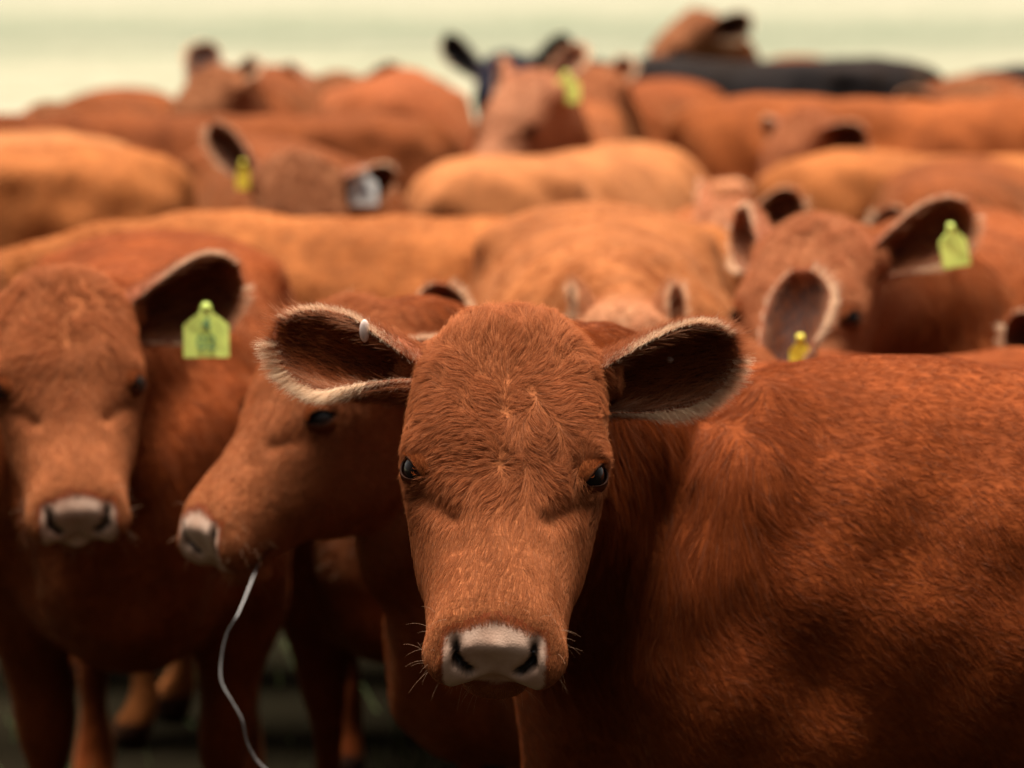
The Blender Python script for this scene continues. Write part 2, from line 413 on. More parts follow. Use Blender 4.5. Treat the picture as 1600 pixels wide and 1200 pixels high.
def lid_patch(curve, rad, hs, flip):
    """shell over the part of the eyeball above the slit edge: local axes (slit, up, out)"""
    nu, nv = 19, 8; u = np.linspace(-1, 1, nu)[:, None]; v = np.linspace(0, 1, nv)[None]
    top = .0215 * np.sqrt(np.clip(1 - .92*u**2, 0, 1)); lo = curve*(1 - u**2); bb = lo + v*(top - lo)
    P = np.stack([u*.0230 + 0*v, bb * (1 if not flip else -1), np.zeros((nu, nv))], -1)
    out = []
    for r in (rad + .0016, rad - .0004):
        Q = P.copy(); Q[..., 2] = np.sqrt(np.clip(r**2 - P[..., 0]**2*.93 - P[..., 1]**2, 1e-6, 1)); out.append(Q.reshape(-1, 3))
    V = np.concatenate(out); m = nu*nv; F = []
    for i in range(nu-1):
        for j in range(nv-1):
            q = (i*nv+j, (i+1)*nv+j, (i+1)*nv+j+1, i*nv+j+1); F += [q, tuple(m+k for k in q[::-1])]
        F += [(i*nv, m+i*nv, m+(i+1)*nv, (i+1)*nv), (i*nv+nv-1, (i+1)*nv+nv-1, m+(i+1)*nv+nv-1, m+i*nv+nv-1)]
    dk = np.tile(np.repeat(np.ones((1, nu)), 1, 0).ravel()[:, None] * smooth(.30, .0, np.linspace(0, 1, nv))[None], (2, 1)).ravel()
    return V, np.array(F), dk

def eye_frame(sx):
    """centre, outward axis, slit axis (towards the nose) and upward axis of an eye, head-local"""
    c = np.array([sx*.0885, .190, -.0345]); out = nrm([sx*.78, .14, .61])
    a = nrm([-sx*.62, .74, .20]); a = nrm(a - (a @ out) * out); b = np.cross(out, a)
    if b @ np.array([0, -1, .2]) < 0: b = -b
    return c, out, a, b

def Xd(X, d):
    d = np.asarray(d, float)
    return X(d) - X(np.zeros(3))

TORSO = [
    ( .36, [(0,.88),(.04,.87),(.075,.84),(.09,.78),(.085,.70),(.065,.63),(.035,.59),(0,.58)]),
    ( .28, [(0,1.00),(.07,.98),(.135,.93),(.17,.83),(.165,.71),(.13,.60),(.07,.54),(0,.525)]),
    ( .17, [(0,1.085),(.07,1.07),(.15,1.0),(.205,.87),(.215,.73),(.175,.61),(.10,.53),(0,.51)]),
    ( .06, [(0,1.14),(.065,1.125),(.155,1.05),(.225,.91),(.24,.76),(.2,.62),(.11,.53),(0,.51)]),
    (-.06, [(0,1.16),(.065,1.145),(.155,1.075),(.23,.94),(.25,.78),(.21,.63),(.12,.54),(0,.52)]),
    (-.25, [(0,1.145),(.08,1.135),(.175,1.075),(.255,.95),(.28,.79),(.24,.64),(.14,.55),(0,.53)]),
    (-.50, [(0,1.14),(.09,1.13),(.185,1.08),(.268,.96),(.295,.80),(.255,.66),(.15,.565),(0,.545)]),
    (-.75, [(0,1.145),(.1,1.135),(.195,1.09),(.262,.98),(.28,.83),(.24,.70),(.14,.61),(0,.59)]),
    (-.92, [(0,1.155),(.1,1.145),(.21,1.105),(.258,.99),(.26,.85),(.22,.73),(.12,.66),(0,.64)]),
    (-1.06,[(0,1.145),(.085,1.135),(.17,1.09),(.22,.98),(.225,.84),(.18,.74),(.1,.68),(0,.67)]),
    (-1.16,[(0,1.11),(.06,1.10),(.125,1.05),(.165,.95),(.165,.83),(.13,.76),(.07,.72),(0,.71)]),
    (-1.21,[(0,1.05),(.03,1.04),(.07,1.0),(.09,.93),(.09,.85),(.07,.80),(.04,.78),(0,.775)]),
]
def torso_shell(sh, s):
    xs = np.array([-t[0] for t in TORSO]); P = np.array([t[1] for t in TORSO])
    tt = np.linspace(xs[0], xs[-1], 46); Q = catmull(xs, P, tt)
    half = np.empty((len(tt), 8, 3)); half[..., 0] = np.maximum(Q[..., 0], 0); half[..., 1] = -tt[:, None]; half[..., 2] = Q[..., 1]
    half[:, 0, 0] = 0; half[:, -1, 0] = 0
    R = dense_ring(half, 40)
    sh.rings(np.stack([R[..., 1], R[..., 0], R[..., 2]], -1)[:, ::-1] * s)
    st = rng.uniform(-.06, .06, 4)
    for k, q in enumerate((-1, 1)):
        a, b = st[k], st[2+k]
        sh.tube(np.array([[.02,.145,1.0],[.10,.185,.84],[.06+a*.3,.19,.66],[.04+a*.6,.165,.50],[.05+a,.150,.36],[.035+a,.150,.21],[.035+a,.150,.105],[.06+a,.150,.05],[.075+a,.150,.0]])*[1,q,1]*s,
                np.array([.12,.155,.115,.07,.052,.034,.040,.046,.056])*s, np.array([.05,.075,.085,.062,.048,.034,.040,.046,.052])*s)
        sh.tube(np.array([[-.98,.13,1.0],[-.99,.165,.86],[-.93,.19,.70],[-.97+b*.5,.165,.54],[-1.08+b,.150,.42],[-1.06+b,.150,.30],[-1.05+b,.150,.20],[-1.04+b,.150,.105],[-1.01+b,.150,.05],[-.99+b,.150,.0]])*[1,q,1]*s,
                np.array([.16,.20,.17,.10,.056,.042,.038,.042,.047,.056])*s, np.array([.08,.10,.095,.065,.045,.038,.036,.040,.046,.052])*s)
    sh.tube(np.array([[-1.14,0,1.11],[-1.22,0,1.04],[-1.255,.01,.85],[-1.26,.03,.62],[-1.25,.03,.48]])*s, np.array([.04,.034,.024,.026,.022])*s)
    # hip bones, shoulder blade and upper arm
    for q in (-1, 1):
        sh.tube(np.array([[-.03,q*.085,1.10],[.03,q*.155,.98],[.09,q*.185,.82],[.13,q*.170,.70]])*s, np.array([.10,.13,.12,.06])*s, np.array([.03,.062,.068,.05])*s)
        sh.blob(np.array([-.05, q*.185, .70])*s, np.array([.12,.075,.14])*s)
    for q in (-1, 1): sh.blob(np.array([-.84, q*.195, 1.070])*s, np.array([.085,.060,.052])*s)

NECK = np.array([(0,1),(.42,.93),(.80,.62),(1,.12),(.96,-.38),(.74,-.82),(.36,-1.12),(0,-1.24)])
def neck_shell(sh, s, hs, X, fw, stiff=(.5, .5), endup=.15, throat=1.0):
    p0 = np.array([.10, 0, .905]) * s; p1 = X(np.array([0, .055, -.112]))
    d = np.linalg.norm(p1 - p0)
    t0 = nrm([1, 0, .42]) * d * stiff[0] * 3 * .6; t1 = nrm(fw + np.array([0, 0, endup])) * d * stiff[1] * 3 * .6
    t = np.linspace(0, 1, 26)[:, None]
    Q = (2*t**3-3*t**2+1)*p0 + (t**3-2*t**2+t)*t0 + (-2*t**3+3*t**2)*p1 + (t**3-t**2)*t1
    T = nrm(np.gradient(Q, axis=0)); up = np.array([0, 0, 1.0])
    side = nrm(np.cross(np.broadcast_to(up, T.shape), T)); U = np.cross(T, side)
    a = catmull([0, .35, .7, 1], np.array([[.155*s], [.125*s], [.093*(s+hs)/2], [.080*hs]]), t[:, 0])
    b = catmull([0, .35, .7, 1], np.array([[.235*s], [.195*s], [.142*(s+hs)/2], [.105*hs]]), t[:, 0])
    b = b * (1 + (min(throat, 1.25) - 1)*smooth(0, .6, t))
    half = np.zeros((26, 8, 3)); half[..., 0] = NECK[:, 0]; half[..., 2] = NECK[:, 1]
    R = dense_ring(half, 34)
    out = Q[:, None] + side[:, None] * (R[..., :1] * a[:, None]) + U[:, None] * (R[..., 2:] * b[:, None])
    sh.rings(out)
    return Q, T, np.concatenate([a, b], 1)

EAR_U = [0, .12, .28, .46, .64, .80, .92, 1.0]
EAR_W = [.036, .040, .048, .056, .060, .054, .037, .010]
EAR_A = [125, 116, 102, 88, 76, 66, 60, 56]
def ear_arrays(L, wide, nu=34, nv=23, bend=.02, close=1.0):
    """ear in its own frame: x along the ear, y across (+ = belly edge), z out of the opening"""
    u = np.linspace(0, 1, nu); w = catmull(EAR_U, np.array(EAR_W)[:, None], u) * wide; w = np.maximum(w, .003)
    A = np.radians(catmull(EAR_U, np.array(EAR_A, float)[:, None], u))
    A = np.minimum(A * (1 + (close - 1)*smooth(.75, .35, u)[:, None]), 2.85)
    R = np.where(A < math.pi/2, w / np.sin(np.minimum(A, math.pi/2)), w)
    v = np.linspace(-1, 1, nv)[None]
    ph = v * A
    y = R * np.sin(ph); z = R * (1 - np.cos(ph)); y = np.where(y > 0, y * 1.22, y * .86)
    x = (u[:, None] * L) + 0*v - .008*np.abs(v)**2 * 0
    z = z - R*.55 + bend * (u[:, None]**2)
    P = np.stack([x, y, z], -1)
    du = np.gradient(P, axis=0); dv = np.gradient(P, axis=1); n = nrm(np.cross(du, dv))   # points to the inside of the cup
    th = .0035 * (1 - .75*np.abs(v)**4)[..., None] * np.ones_like(P[..., :1])
    inner = P + n * th; outer = P - n * th
    V = np.concatenate([inner.reshape(-1, 3), outer.reshape(-1, 3)]); F = []
    m = nu * nv
    for i in range(nu - 1):
        for j in range(nv - 1):
            q = (i*nv+j, (i+1)*nv+j, (i+1)*nv+j+1, i*nv+j+1)
            F.append(q); F.append(tuple(m + k for k in q[::-1]))
    for i in range(nu - 1):
        F.append((i*nv, m+i*nv, m+(i+1)*nv, (i+1)*nv)); F.append((i*nv+nv-1, (i+1)*nv+nv-1, m+(i+1)*nv+nv-1, m+i*nv+nv-1))
    for j in range(nv - 1):
        F.append((j, j+1, m+j+1, m+j)); k = (nu-1)*nv + j; F.append((k, m+k, m+k+1, k+1))
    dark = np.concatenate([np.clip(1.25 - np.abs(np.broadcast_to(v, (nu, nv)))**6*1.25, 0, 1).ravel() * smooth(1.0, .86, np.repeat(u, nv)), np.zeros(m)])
    return V, np.array(F), dark, P, n, u, v[0]

def add_attr(me, name, vals):
    a = me.attributes.new(name, 'FLOAT', 'POINT'); a.data.foreach_set('value', np.asarray(vals, np.float32))

def hair_object(name, parent, root, pts, tint, r0, color, face):
    """pts: (n, k, 3) strands"""
    n, k, _ = pts.shape
    cu = bpy.data.hair_curves.new(name)
    cu.add_curves([k] * n)
    cu.attributes['position'].data.foreach_set('vector', np.ascontiguousarray(pts, np.float32).ravel())
    ra = cu.attributes.get('radius') or cu.attributes.new('radius', 'FLOAT', 'POINT')
    taper = np.linspace(1, .25, k)[None] * np.broadcast_to(np.asarray(r0, float).reshape(-1, 1), (n, 1))
    ra.data.foreach_set('value', np.ascontiguousarray(taper, np.float32).ravel())
    ta = cu.attributes.new('tint', 'FLOAT', 'CURVE'); ta.data.foreach_set('value', np.asarray(tint, np.float32))
    fa = cu.attributes.new('face', 'FLOAT', 'CURVE'); fa.data.foreach_set('value', np.asarray(face, np.float32))
    return link(name, cu, parent, M['hair'], color)

def sample(V, F, weight, n, N):
    tri = np.concatenate([F[:, :3], F[:, [0, 2, 3]]]) if F.shape[1] == 4 else F
    a = np.linalg.norm(np.cross(V[tri[:, 1]]-V[tri[:, 0]], V[tri[:, 2]]-V[tri[:, 0]]), axis=1) * weight[tri].mean(1)
    i = rng.choice(len(tri), n, p=a / a.sum())
    u, v = rng.random(n), rng.random(n); f = u + v > 1; u[f], v[f] = 1-u[f], 1-v[f]
    w = np.stack([1-u-v, u, v], 1)
    p = (V[tri[i]] * w[..., None]).sum(1); nn = nrm((N[tri[i]] * w[..., None]).sum(1))
    return p, nn, tri[i, 0]

def strands(p, n, flow, length, lift, seed, wave=.25, wl_=.03, clump=.6, per=22, k=5, grav=.0):
    """strands lying along flow, clumped at the tips"""
    m = len(p)
    nz = Noise(wl_, seed=seed)(p) * wave + Noise(wl_*4, seed=seed+1)(p) * wave * .7
    f = nrm(flow) + nz + rng.normal(size=(m, 3)) * .10
    f = nrm(f - (f * n).sum(1, keepdims=True) * n)
    s = np.linspace(0, 1, k)[None, :, None]; Lh = length[:, None, None]
    li = (lift * rng.uniform(.6, 1.4, m))[:, None, None]
    q = p[:, None] + Lh * (f[:, None] * s + n[:, None] * li * (s - .45*s**2))
    q[..., 2] -= (Lh * grav * s**2)[..., 0]
    if clump > 0:
        g = rng.choice(m, max(4, m // per), replace=False)
        kd = kdtree.KDTree(len(g))
        for i, c in enumerate(p[g]): kd.insert(c, i)
        kd.balance()
        idx = np.fromiter((kd.find(c)[1] for c in p.tolist()), int, m)
        tip = q[g][idx]
        off = tip - (p[g][idx] - p)[:, None] * 0
        cl = (clump * rng.uniform(.5, 1, m))[:, None, None] * s**1.3
        q = q * (1 - cl) + off * cl
    q += np.cumsum(rng.normal(size=q.shape) * (.012 * Lh) * (s > 0), axis=1)
    return q

def tag_plate(w, h):
    """house-shaped ear tag with a narrow neck, thickness 2.4 mm, top of the neck at the origin, hanging along -y, face to +z"""
    o = [(-.5,-1),(.5,-1),(.5,-.42),(.42,-.36),(.16,-.20),(.10,-.04),(.06,0),(-.06,0),(-.10,-.04),(-.16,-.20),(-.42,-.36),(-.5,-.42)]
    P = np.array([(x*w, y*h) for x, y in o]); n = len(P); t = .0014
    bend = lambda q: .004 * np.cos(q[:, 1] / h * 3.0) - .003 * (q[:, 0] / w * 2)**2
    V = np.concatenate([np.c_[P, bend(P) + t], np.c_[P, bend(P) - t]])
    F = [tuple(range(n)), tuple(range(2*n-1, n-1, -1))] + [(i, n+i, n+(i+1) % n, (i+1) % n) for i in range(n)]
    return V, F

def text_mesh(txt, size):
    cu = bpy.data.curves.new('t', 'FONT'); cu.body = txt; cu.size = size; cu.align_x = 'CENTER'; cu.align_y = 'CENTER'; cu.extrude = .0004; cu.offset = size*.012
    o = bpy.data.objects.new('t', cu); C.objects.link(o)
    dg = bpy.context.evaluated_depsgraph_get(); me = bpy.data.meshes.new_from_object(o.evaluated_get(dg))
    bpy.data.objects.remove(o); return me

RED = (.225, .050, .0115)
def make_cow(name, label, group, wx, wy, heading, s, head_px, head_d, yaw, pitch, roll=0, anchor=(0, 0, 0), hs=None,
             voxel=.014, hairs=0, hair_r=.0004, color=RED, ears=None, tags=(), nose='nose', studs=(), stiff=(.5, .5), endup=.15, throat=1.0, depth=1.0, lashes=True, mane=1.0, clump=.45, per=16):
    hs = hs or s
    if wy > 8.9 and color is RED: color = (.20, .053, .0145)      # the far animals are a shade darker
    root = bpy.data.objects.new(name, None); C.objects.link(root)
    root.location = (wx, wy, 0); root.rotation_euler = (0, 0, D2R(heading))
    root['label'] = label; root['category'] = 'cow'; root['group'] = group
    root.empty_display_size = .2
    ch, sh_ = math.cos(D2R(heading)), math.sin(D2R(heading))
    toL = np.array([[ch, sh_, 0], [-sh_, ch, 0], [0, 0, 1.0]])            # world -> body rows
    y, p, r = D2R(yaw), D2R(pitch), D2R(roll)
    dv = np.array([math.cos(y), math.sin(y), 0]); up = np.array([0, 0, 1.0]); left = np.cross(up, dv)
    left, up2 = left*math.cos(r) + up*math.sin(r), up*math.cos(r) - left*math.sin(r)
    Ll = math.cos(p)*dv - math.sin(p)*up2; Lz = math.sin(p)*dv + math.cos(p)*up2
    A = np.stack([left*1.06, Ll, Lz*depth])                                           # head-local rows in world
    P0w = at(*head_px, head_d) - hs * (np.asarray(anchor) @ A)
    Ab = A @ toL.T * hs; P0 = toL @ (P0w - np.array([wx, wy, 0]))
    X = lambda q: np.asarray(q, float) @ Ab + P0
    inv = np.linalg.inv(Ab)
    Xi = lambda q: (q - P0) @ inv
    sh = Shell()
    torso_shell(sh, s); Qn, Tn, _ = neck_shell(sh, s, hs, X, toL @ dv, stiff, endup, throat); head_shell(sh, X, hs)
    if throat > 1:      # loose throat skin under the jaw
        sh.tube(X(np.array([[0, .32, -.115], [0, .25, -.165], [0, .15, -.215], [0, .03, -.265], [0, -.10, -.300]])), np.array([.025, .045, .060, .075, .075])*hs, np.array([.030, .050, .060, .065, .06])*hs, side=Xd(X, (1, 0, 0)))
    V, F = remesh(*sh.arrays(), voxel)
    q = Xi(V)
    inh = (smooth(.20, .10, np.abs(q[:, 0])) * smooth(-.10, .02, q[:, 1]) * smooth(.56, .5, q[:, 1]) * smooth(-.30, -.22, q[:, 2]) * smooth(.12, .06, q[:, 2]))
    k = max(2, int(.020 / voxel * 4))
    w = 1 - .93 * inh
    V = relax(V, F, w, min(70, k * 4))
    V = relax(V, F, np.ones(len(V)) * .6, 2)
    # ---- sculpting of the face in head-local metres
    q = Xi(V); N, _ = normals(V, F)
    push = np.zeros(len(V)); dark = np.zeros(len(V))
    def seg(a, b):
        a, b = np.asarray(a, float), np.asarray(b, float); ab = b - a
        t = np.clip(((q - a) @ ab) / (ab @ ab), 0, 1)
        return np.linalg.norm(q - a - t[:, None]*ab, axis=1)
    def seg2(a, b):
        a, b = np.asarray(a, float)[[0, 2]], np.asarray(b, float)[[0, 2]]; ab = b - a; q2 = q[:, [0, 2]]
        t = np.clip(((q2 - a) @ ab) / (ab @ ab), 0, 1)
        return np.linalg.norm(q2 - a - t[:, None]*ab, axis=1)
    for sx in (-1, 1):
        d = seg((sx*.082, .215, -.042), (sx*.052, .258, -.020)); push -= .0085 * np.exp(-(d/.013)**2)      # trough in front of the eye
        c_, out, a, b = eye_frame(sx); w_ = q - c_
        d = np.sqrt(((w_ @ a)/1.0)**2 + ((w_ @ b)*1.5)**2)
        h_ = w_ @ out; inside = smooth(.022, .016, d) * (h_ > -.01)
        push -= inside * np.clip(h_ - .010, 0, .02)
        d = seg((sx*.060, .235, -.022), (sx*.045, .30, -.015)); push -= .003 * np.exp(-(d/.016)**2)
        d = seg((sx*.083, .23, -.062), (sx*.088, .31, -.085)); push += .003 * np.exp(-(d/.018)**2)
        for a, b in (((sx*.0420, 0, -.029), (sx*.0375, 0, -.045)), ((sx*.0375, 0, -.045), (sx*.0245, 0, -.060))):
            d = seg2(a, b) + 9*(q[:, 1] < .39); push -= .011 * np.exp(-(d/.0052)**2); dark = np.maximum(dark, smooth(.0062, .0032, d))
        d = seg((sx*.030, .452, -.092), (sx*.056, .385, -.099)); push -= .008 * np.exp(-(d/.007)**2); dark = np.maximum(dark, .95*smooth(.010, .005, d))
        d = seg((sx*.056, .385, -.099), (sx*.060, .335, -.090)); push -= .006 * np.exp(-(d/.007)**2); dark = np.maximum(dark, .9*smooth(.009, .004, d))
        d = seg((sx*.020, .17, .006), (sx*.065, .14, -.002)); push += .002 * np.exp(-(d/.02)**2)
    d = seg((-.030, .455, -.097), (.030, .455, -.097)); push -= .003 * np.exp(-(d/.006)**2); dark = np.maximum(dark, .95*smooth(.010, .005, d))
    d = seg((0, .40, -.016), (0, .46, -.085)); push -= .0015 * np.exp(-(d/.006)**2)
    # hollows and ridges of the trunk
    x_, y_, z_ = V[:, 0]/s, np.abs(V[:, 1])/s, V[:, 2]/s; trunk = 1 - inh
    push -= trunk * .024 * np.exp(-((x_ + .66)/.11)**2 - ((y_ - .22)/.09)**2 - ((z_ - 1.01)/.075)**2)
    push -= trunk * .016 * np.exp(-((x_ + .15)/.05)**2) * smooth(.55, .75, z_) * smooth(1.08, .98, z_) * smooth(.10, .17, y_)
    push -= trunk * .022 * np.exp(-((x_ + .20)/.085)**2) * smooth(.80, .62, z_) * smooth(.06, .14, y_)
    push -= trunk * .030 * np.exp(-((x_ - .235)/.05)**2 - ((z_ - .70)/.14)**2) * smooth(.05, .10, y_)
    push += trunk * .0032 * np.sin(x_ * 2*math.pi/.078 + 2.2*z_) * smooth(-.66, -.55, x_) * smooth(-.18, -.28, x_) * smooth(.62, .72, z_) * smooth(1.02, .92, z_)
    push -= trunk * .010 * np.exp(-((x_ + .98)/.05)**2 - ((z_ - 1.06)/.07)**2) * smooth(.10, .17, y_)
    push += .004 * Noise(.16, seed=5)(V)[:, 0] * (1 - inh)
    V = V + N * (push * hs * np.where(np.abs(push) > 1e-5, 1, 0))[:, None]
    q = Xi(V); N, _ = normals(V, F)
    for sx in (-1, 1):
        c_, out, a, b = eye_frame(sx); w_ = q - c_
        d = np.sqrt((w_ @ a)**2 + ((w_ @ b)*1.5)**2) + 9*((w_ @ out) < -.02)
        dark = np.maximum(dark, .8 * smooth(.027, .020, d))
    hoof = smooth(.065*s, .055*s, V[:, 2]); dark = np.maximum(dark, hoof * .9)
    # ---- nose pad: the bare skin faces become a part of their own
    qc = q[F].mean(1)
    def padf(c_):       # > 0 on the bare skin, in metres from its edge
        wd = np.interp(c_[:, 2], [-.100, -.088, -.06, -.034, -.020, -.010], [.036, .050, .057, .057, .054, .046])
        return np.minimum.reduce([wd - np.abs(c_[:, 0]), c_[:, 2] + .098 - .016*(c_[:, 0]/.05)**2, -.0125 - .010*(c_[:, 0]/.05)**2 - c_[:, 2], c_[:, 1] - .384])
    padrim = smooth(.0045, .0005, padf(q))
    pad = padf(qc) > -.002
    def sub(mask):
        f = F[mask]; ids, inv_ = np.unique(f, return_inverse=True); return ids, inv_.reshape(-1, 4)
    ids, f = sub(~pad); me = mesh_np('body', V[ids], f); add_attr(me, 'dark', dark[ids]); add_attr(me, 'face', inh[ids]); link('body', me, root, M['hide'], color)
    if pad.any():
        ids, f = sub(pad); me = mesh_np('nose', V[ids], f); add_attr(me, 'dark', dark[ids]); add_attr(me, 'rim', padrim[ids]); link('nose', me, root, M[nose], color)
    # ---- eyes, each with an upper and a lower lid
    for sx in (-1, 1):
        c, out, a, b = eye_frame(sx)
        e = Shell(); e.blob(np.zeros(3), .0225*hs, 24, 15); ev, ef = e.arrays()
        eo = link('eye', mesh_np('eye', ev + X(c), ef), root, M['eye'])
        fr_ = np.stack([a, b, out])
        for curve, fl in ((.0082, False), (.0112, True)):
            lv, lf, dk = lid_patch(curve, .0233, hs, fl)
            me = mesh_np('eyelid', X(lv @ fr_ + c), lf); add_attr(me, 'dark', dk*.85)
            link('eyelid', me, eo, M['lid'], color)
    # ---- ears
    ears = ears or [dict(), dict()]
    hair_pts, hair_tint, hair_rad = [], [], []
    for sx, E in zip((1, -1), ears):
        ax = nrm(np.array(E.get('axis', (.93, -.16, -.16))) * [sx, 1, 1]); op = np.array(E.get('open', (.05, .80, .60))) * [sx, 1, 1]
        op = nrm(op - (op @ ax) * ax); ac = np.cross(op, ax)                # across
        if ac @ np.array([0, 1.0, -.25]) < 0: ac = -ac
        L_ = E.get('L', .175); wide = E.get('w', .84)
        EV, EF, ed, EP, En, eu, evv = ear_arrays(L_, wide, bend=E.get('bend', .02), close=E.get('close', 1.0))
        fr = np.stack([ax, ac, op]); base = np.array([sx*E.get('bx', .085), E.get('bl', .040), E.get('bz', -.070)])
        toB = lambda z_: X(z_ @ fr + base)
        flip = np.dot(np.cross(fr[0], fr[1]), fr[2]) < 0
        me = mesh_np('ear', toB(EV), EF[:, ::-1] if flip else EF); add_attr(me, 'dark', ed); link('ear', me, root, M['ear'], color)
        for (side_, uu, vv, kind, txt, hang, sz) in tags:
            if side_ != sx: continue
            i, j = int(uu*(len(eu)-1)), int((vv*.5+.5)*(len(evv)-1))
            face = nrm(toL @ np.array([*(hang[:2]), .32])); pos = toB(EP[i, j] + En[i, j]*.006) + face*.058; dn = nrm(toL @ np.array([hang[2], 0, -1.0])); dn = nrm(dn - (dn @ face)*face)
            rt = np.cross(-dn, face)
            tv, tf = tag_plate(sz[0], sz[1]); B3 = np.stack([rt, -dn, face])
            pl = link('ear_tag', mesh_np('ear_tag', tv @ B3 + pos, tf, False), root, M[kind])
            pl['label'] = {'tag_lime': 'lime green plastic ear tag', 'tag_yellow': 'yellow plastic ear tag', 'tag_white': 'white plastic ear tag with a dark mark'}[kind]
            bt = Shell(); bt.blob(np.array([0, -.10*sz[1], .004]), np.array([.007, .007, .004])); bv, bf = bt.arrays()
            link('tag_button', mesh_np('tag_button', bv @ B3 + pos, bf), pl, M[kind])
            for (t_, ty, tsz, ink) in txt:
                tm = text_mesh(t_, tsz * sz[1]); co = np.empty(len(tm.vertices)*3, np.float32); tm.vertices.foreach_get('co', co); co = co.reshape(-1, 3).astype(float)
                co[:, 1] += ty * sz[1]; co[:, 2] += .0022 + .004*np.cos(co[:, 1]/sz[1]*3.0) - .003*(co[:, 0]/sz[0]*2)**2
                co = co @ B3 + pos; tm.vertices.foreach_set('co', co.astype(np.float32).ravel()); tm.update()
                link('tag_number', tm, pl, M[ink])
        for (side_, uu, vv, r_) in studs:
            if side_ != sx: continue
            i, j = int(uu*(len(eu)-1)), int((vv*.5+.5)*(len(evv)-1))
            st = Shell(); st.blob(np.zeros(3), np.array(r_), 12, 8); bv, bf = st.arrays()
            o = link('ear_stud', mesh_np('ear_stud', bv + toB(EP[i, j] + En[i, j]*.005), bf), root, M['stud'])
        if hairs:
            # rim fringe, inner hair, outer hair
            nh = int(min(7000, max(350, hairs * .02)))
            nf = nh
            ui = rng.beta(1.7, 1.1, nf)*.97 + .03; sd_ = rng.choice([-1, 1], nf, p=[.40, .60]); vv = sd_ * rng.uniform(.88, 1.0, nf)
            iu = np.clip((ui*(len(eu)-1)).astype(int), 0, len(eu)-1); iv = np.clip(((vv*.5+.5)*(len(evv)-1)).round().astype(int), 0, len(evv)-1)
            pe = EP[iu, iv] + rng.normal(size=(nf, 3))*.0015
            dirx = np.stack([.25 + .9*smooth(.75, 1, ui), sd_*(1-.5*smooth(.8, 1, ui)), .25*np.ones(nf)], 1) + rng.normal(size=(nf, 3))*.30
            ln = rng.uniform(.002, .012, nf) * (.75 + 1.15*(sd_ > 0)*smooth(.2, .5, ui)) 
            ss = np.linspace(0, 1, 5)[None, :, None]
            st = pe[:, None] + ln[:, None, None]*(nrm(dirx)[:, None]*ss + np.array([.5, 0, -.1])*ss**2*.5)
            hair_pts.append(toB(st.reshape(-1, 3)).reshape(st.shape)); hair_tint.append(np.clip(.92 - .35*(ui < .30) + rng.normal(size=nf)*.12, 0, 1)); hair_rad.append(np.full(nf, hair_r*.75))
            ni = int(nh * 2.2)
            iu = rng.integers(1, len(eu)-1, ni); iv = rng.integers(1, len(evv)-1, ni)
            out_ = rng.random(ni) < .5
            pe = EP[iu, iv] + np.where(out_[:, None], -En[iu, iv], En[iu, iv])*.0035 + rng.normal(size=(ni, 3))*.002
            dirx = np.stack([np.ones(ni), .35*evv[iv], 0*evv[iv]], 1) + np.where(out_[:, None], -En[iu, iv], En[iu, iv])*.35 + rng.normal(size=(ni, 3))*.25
            ln = np.where(out_, rng.uniform(.008, .016, ni), rng.uniform(.014, .034, ni))
            st = pe[:, None] + ln[:, None, None]*nrm(dirx)[:, None]*ss
            hair_pts.append(toB(st.reshape(-1, 3)).reshape(st.shape)); hair_tint.append(np.where(out_, .08, -.05 + .45*np.abs(evv[iv])**3)*rng.random(ni)); hair_rad.append(np.full(ni, hair_r*.8))
    # ---- coat
    if hairs:
        nose_bare = (q[:, 1] > .37) & (padf(q) > .0025)
        lip = smooth(.33, .40, q[:, 1]) * inh
        wgt = (.55 + 3.2*inh) * smooth(.10*s, .45*s, V[:, 2]) * (1 - nose_bare) + 1e-6
        for sx in (-1, 1):
            c_, out, a, b = eye_frame(sx); w_ = q - c_
            d = np.sqrt((w_ @ a)**2 + ((w_ @ b)*np.where(w_ @ b > 0, 1.9, 1.5))**2) + 9*((w_ @ out) < -.02); wgt = wgt * smooth(.019, .025, d) + 1e-7
        p_, n_, vi = sample(V, F, wgt, hairs, N)
        qh = Xi(p_); hw = inh[vi]
        # body flow: back and down
        fb = np.stack([-np.ones(len(p_))*.75, 0*p_[:, 0], -.55*np.ones(len(p_))], 1)
        # neck flow: down, a little back towards the shoulder
        kd = kdtree.KDTree(len(Qn))
        for i, c in enumerate(Qn): kd.insert(c, i)
        kd.balance()
        nd = np.fromiter((kd.find(c)[2] for c in p_.tolist()), float, len(p_)); ni_ = np.fromiter((kd.find(c)[1] for c in p_.tolist()), int, len(p_))
        nw = smooth(.30*s, .17*s, nd) * (1 - hw) * smooth(-.15*s, .1*s, (p_ - np.array([.05*s, 0, 0]))[:, 0] + .1*(ni_ > 4))
        fn_ = -Tn[ni_]*.55 + np.array([0, 0, -1.0])
        # head flow: out of a whorl on the forehead
        cx, cl = qh[:, 0], qh[:, 1] - .135
        rr = np.sqrt(cx**2 + cl**2) + 1e-4
        fx = cx/rr*1.0 - .35*cl/rr; fl = cl/rr + .35*cx/rr + .15
        face = smooth(.02, -.12, qh[:, 2])
        loc = np.stack([fx*(1-.6*smooth(.05, .16, cl)), fl*(1-.3*face) , -.55*face*np.ones_like(fx)], 1)
        cheek = smooth(-.05, -.11, qh[:, 2])[:, None]
        loc = loc*(1-cheek) + np.array([0, -.25, -.6])*cheek
        fh = loc @ (Ab / hs)
        flow = fh*hw[:, None] + (1-hw)[:, None]*(fb*(1-nw)[:, None] + fn_*nw[:, None])
        poll = smooth(.10, .02, qh[:, 1]) * smooth(-.05, -.01, qh[:, 2]) * hw
        fore = smooth(.30, .20, qh[:, 1]) * smooth(-.08, -.03, qh[:, 2]) * hw
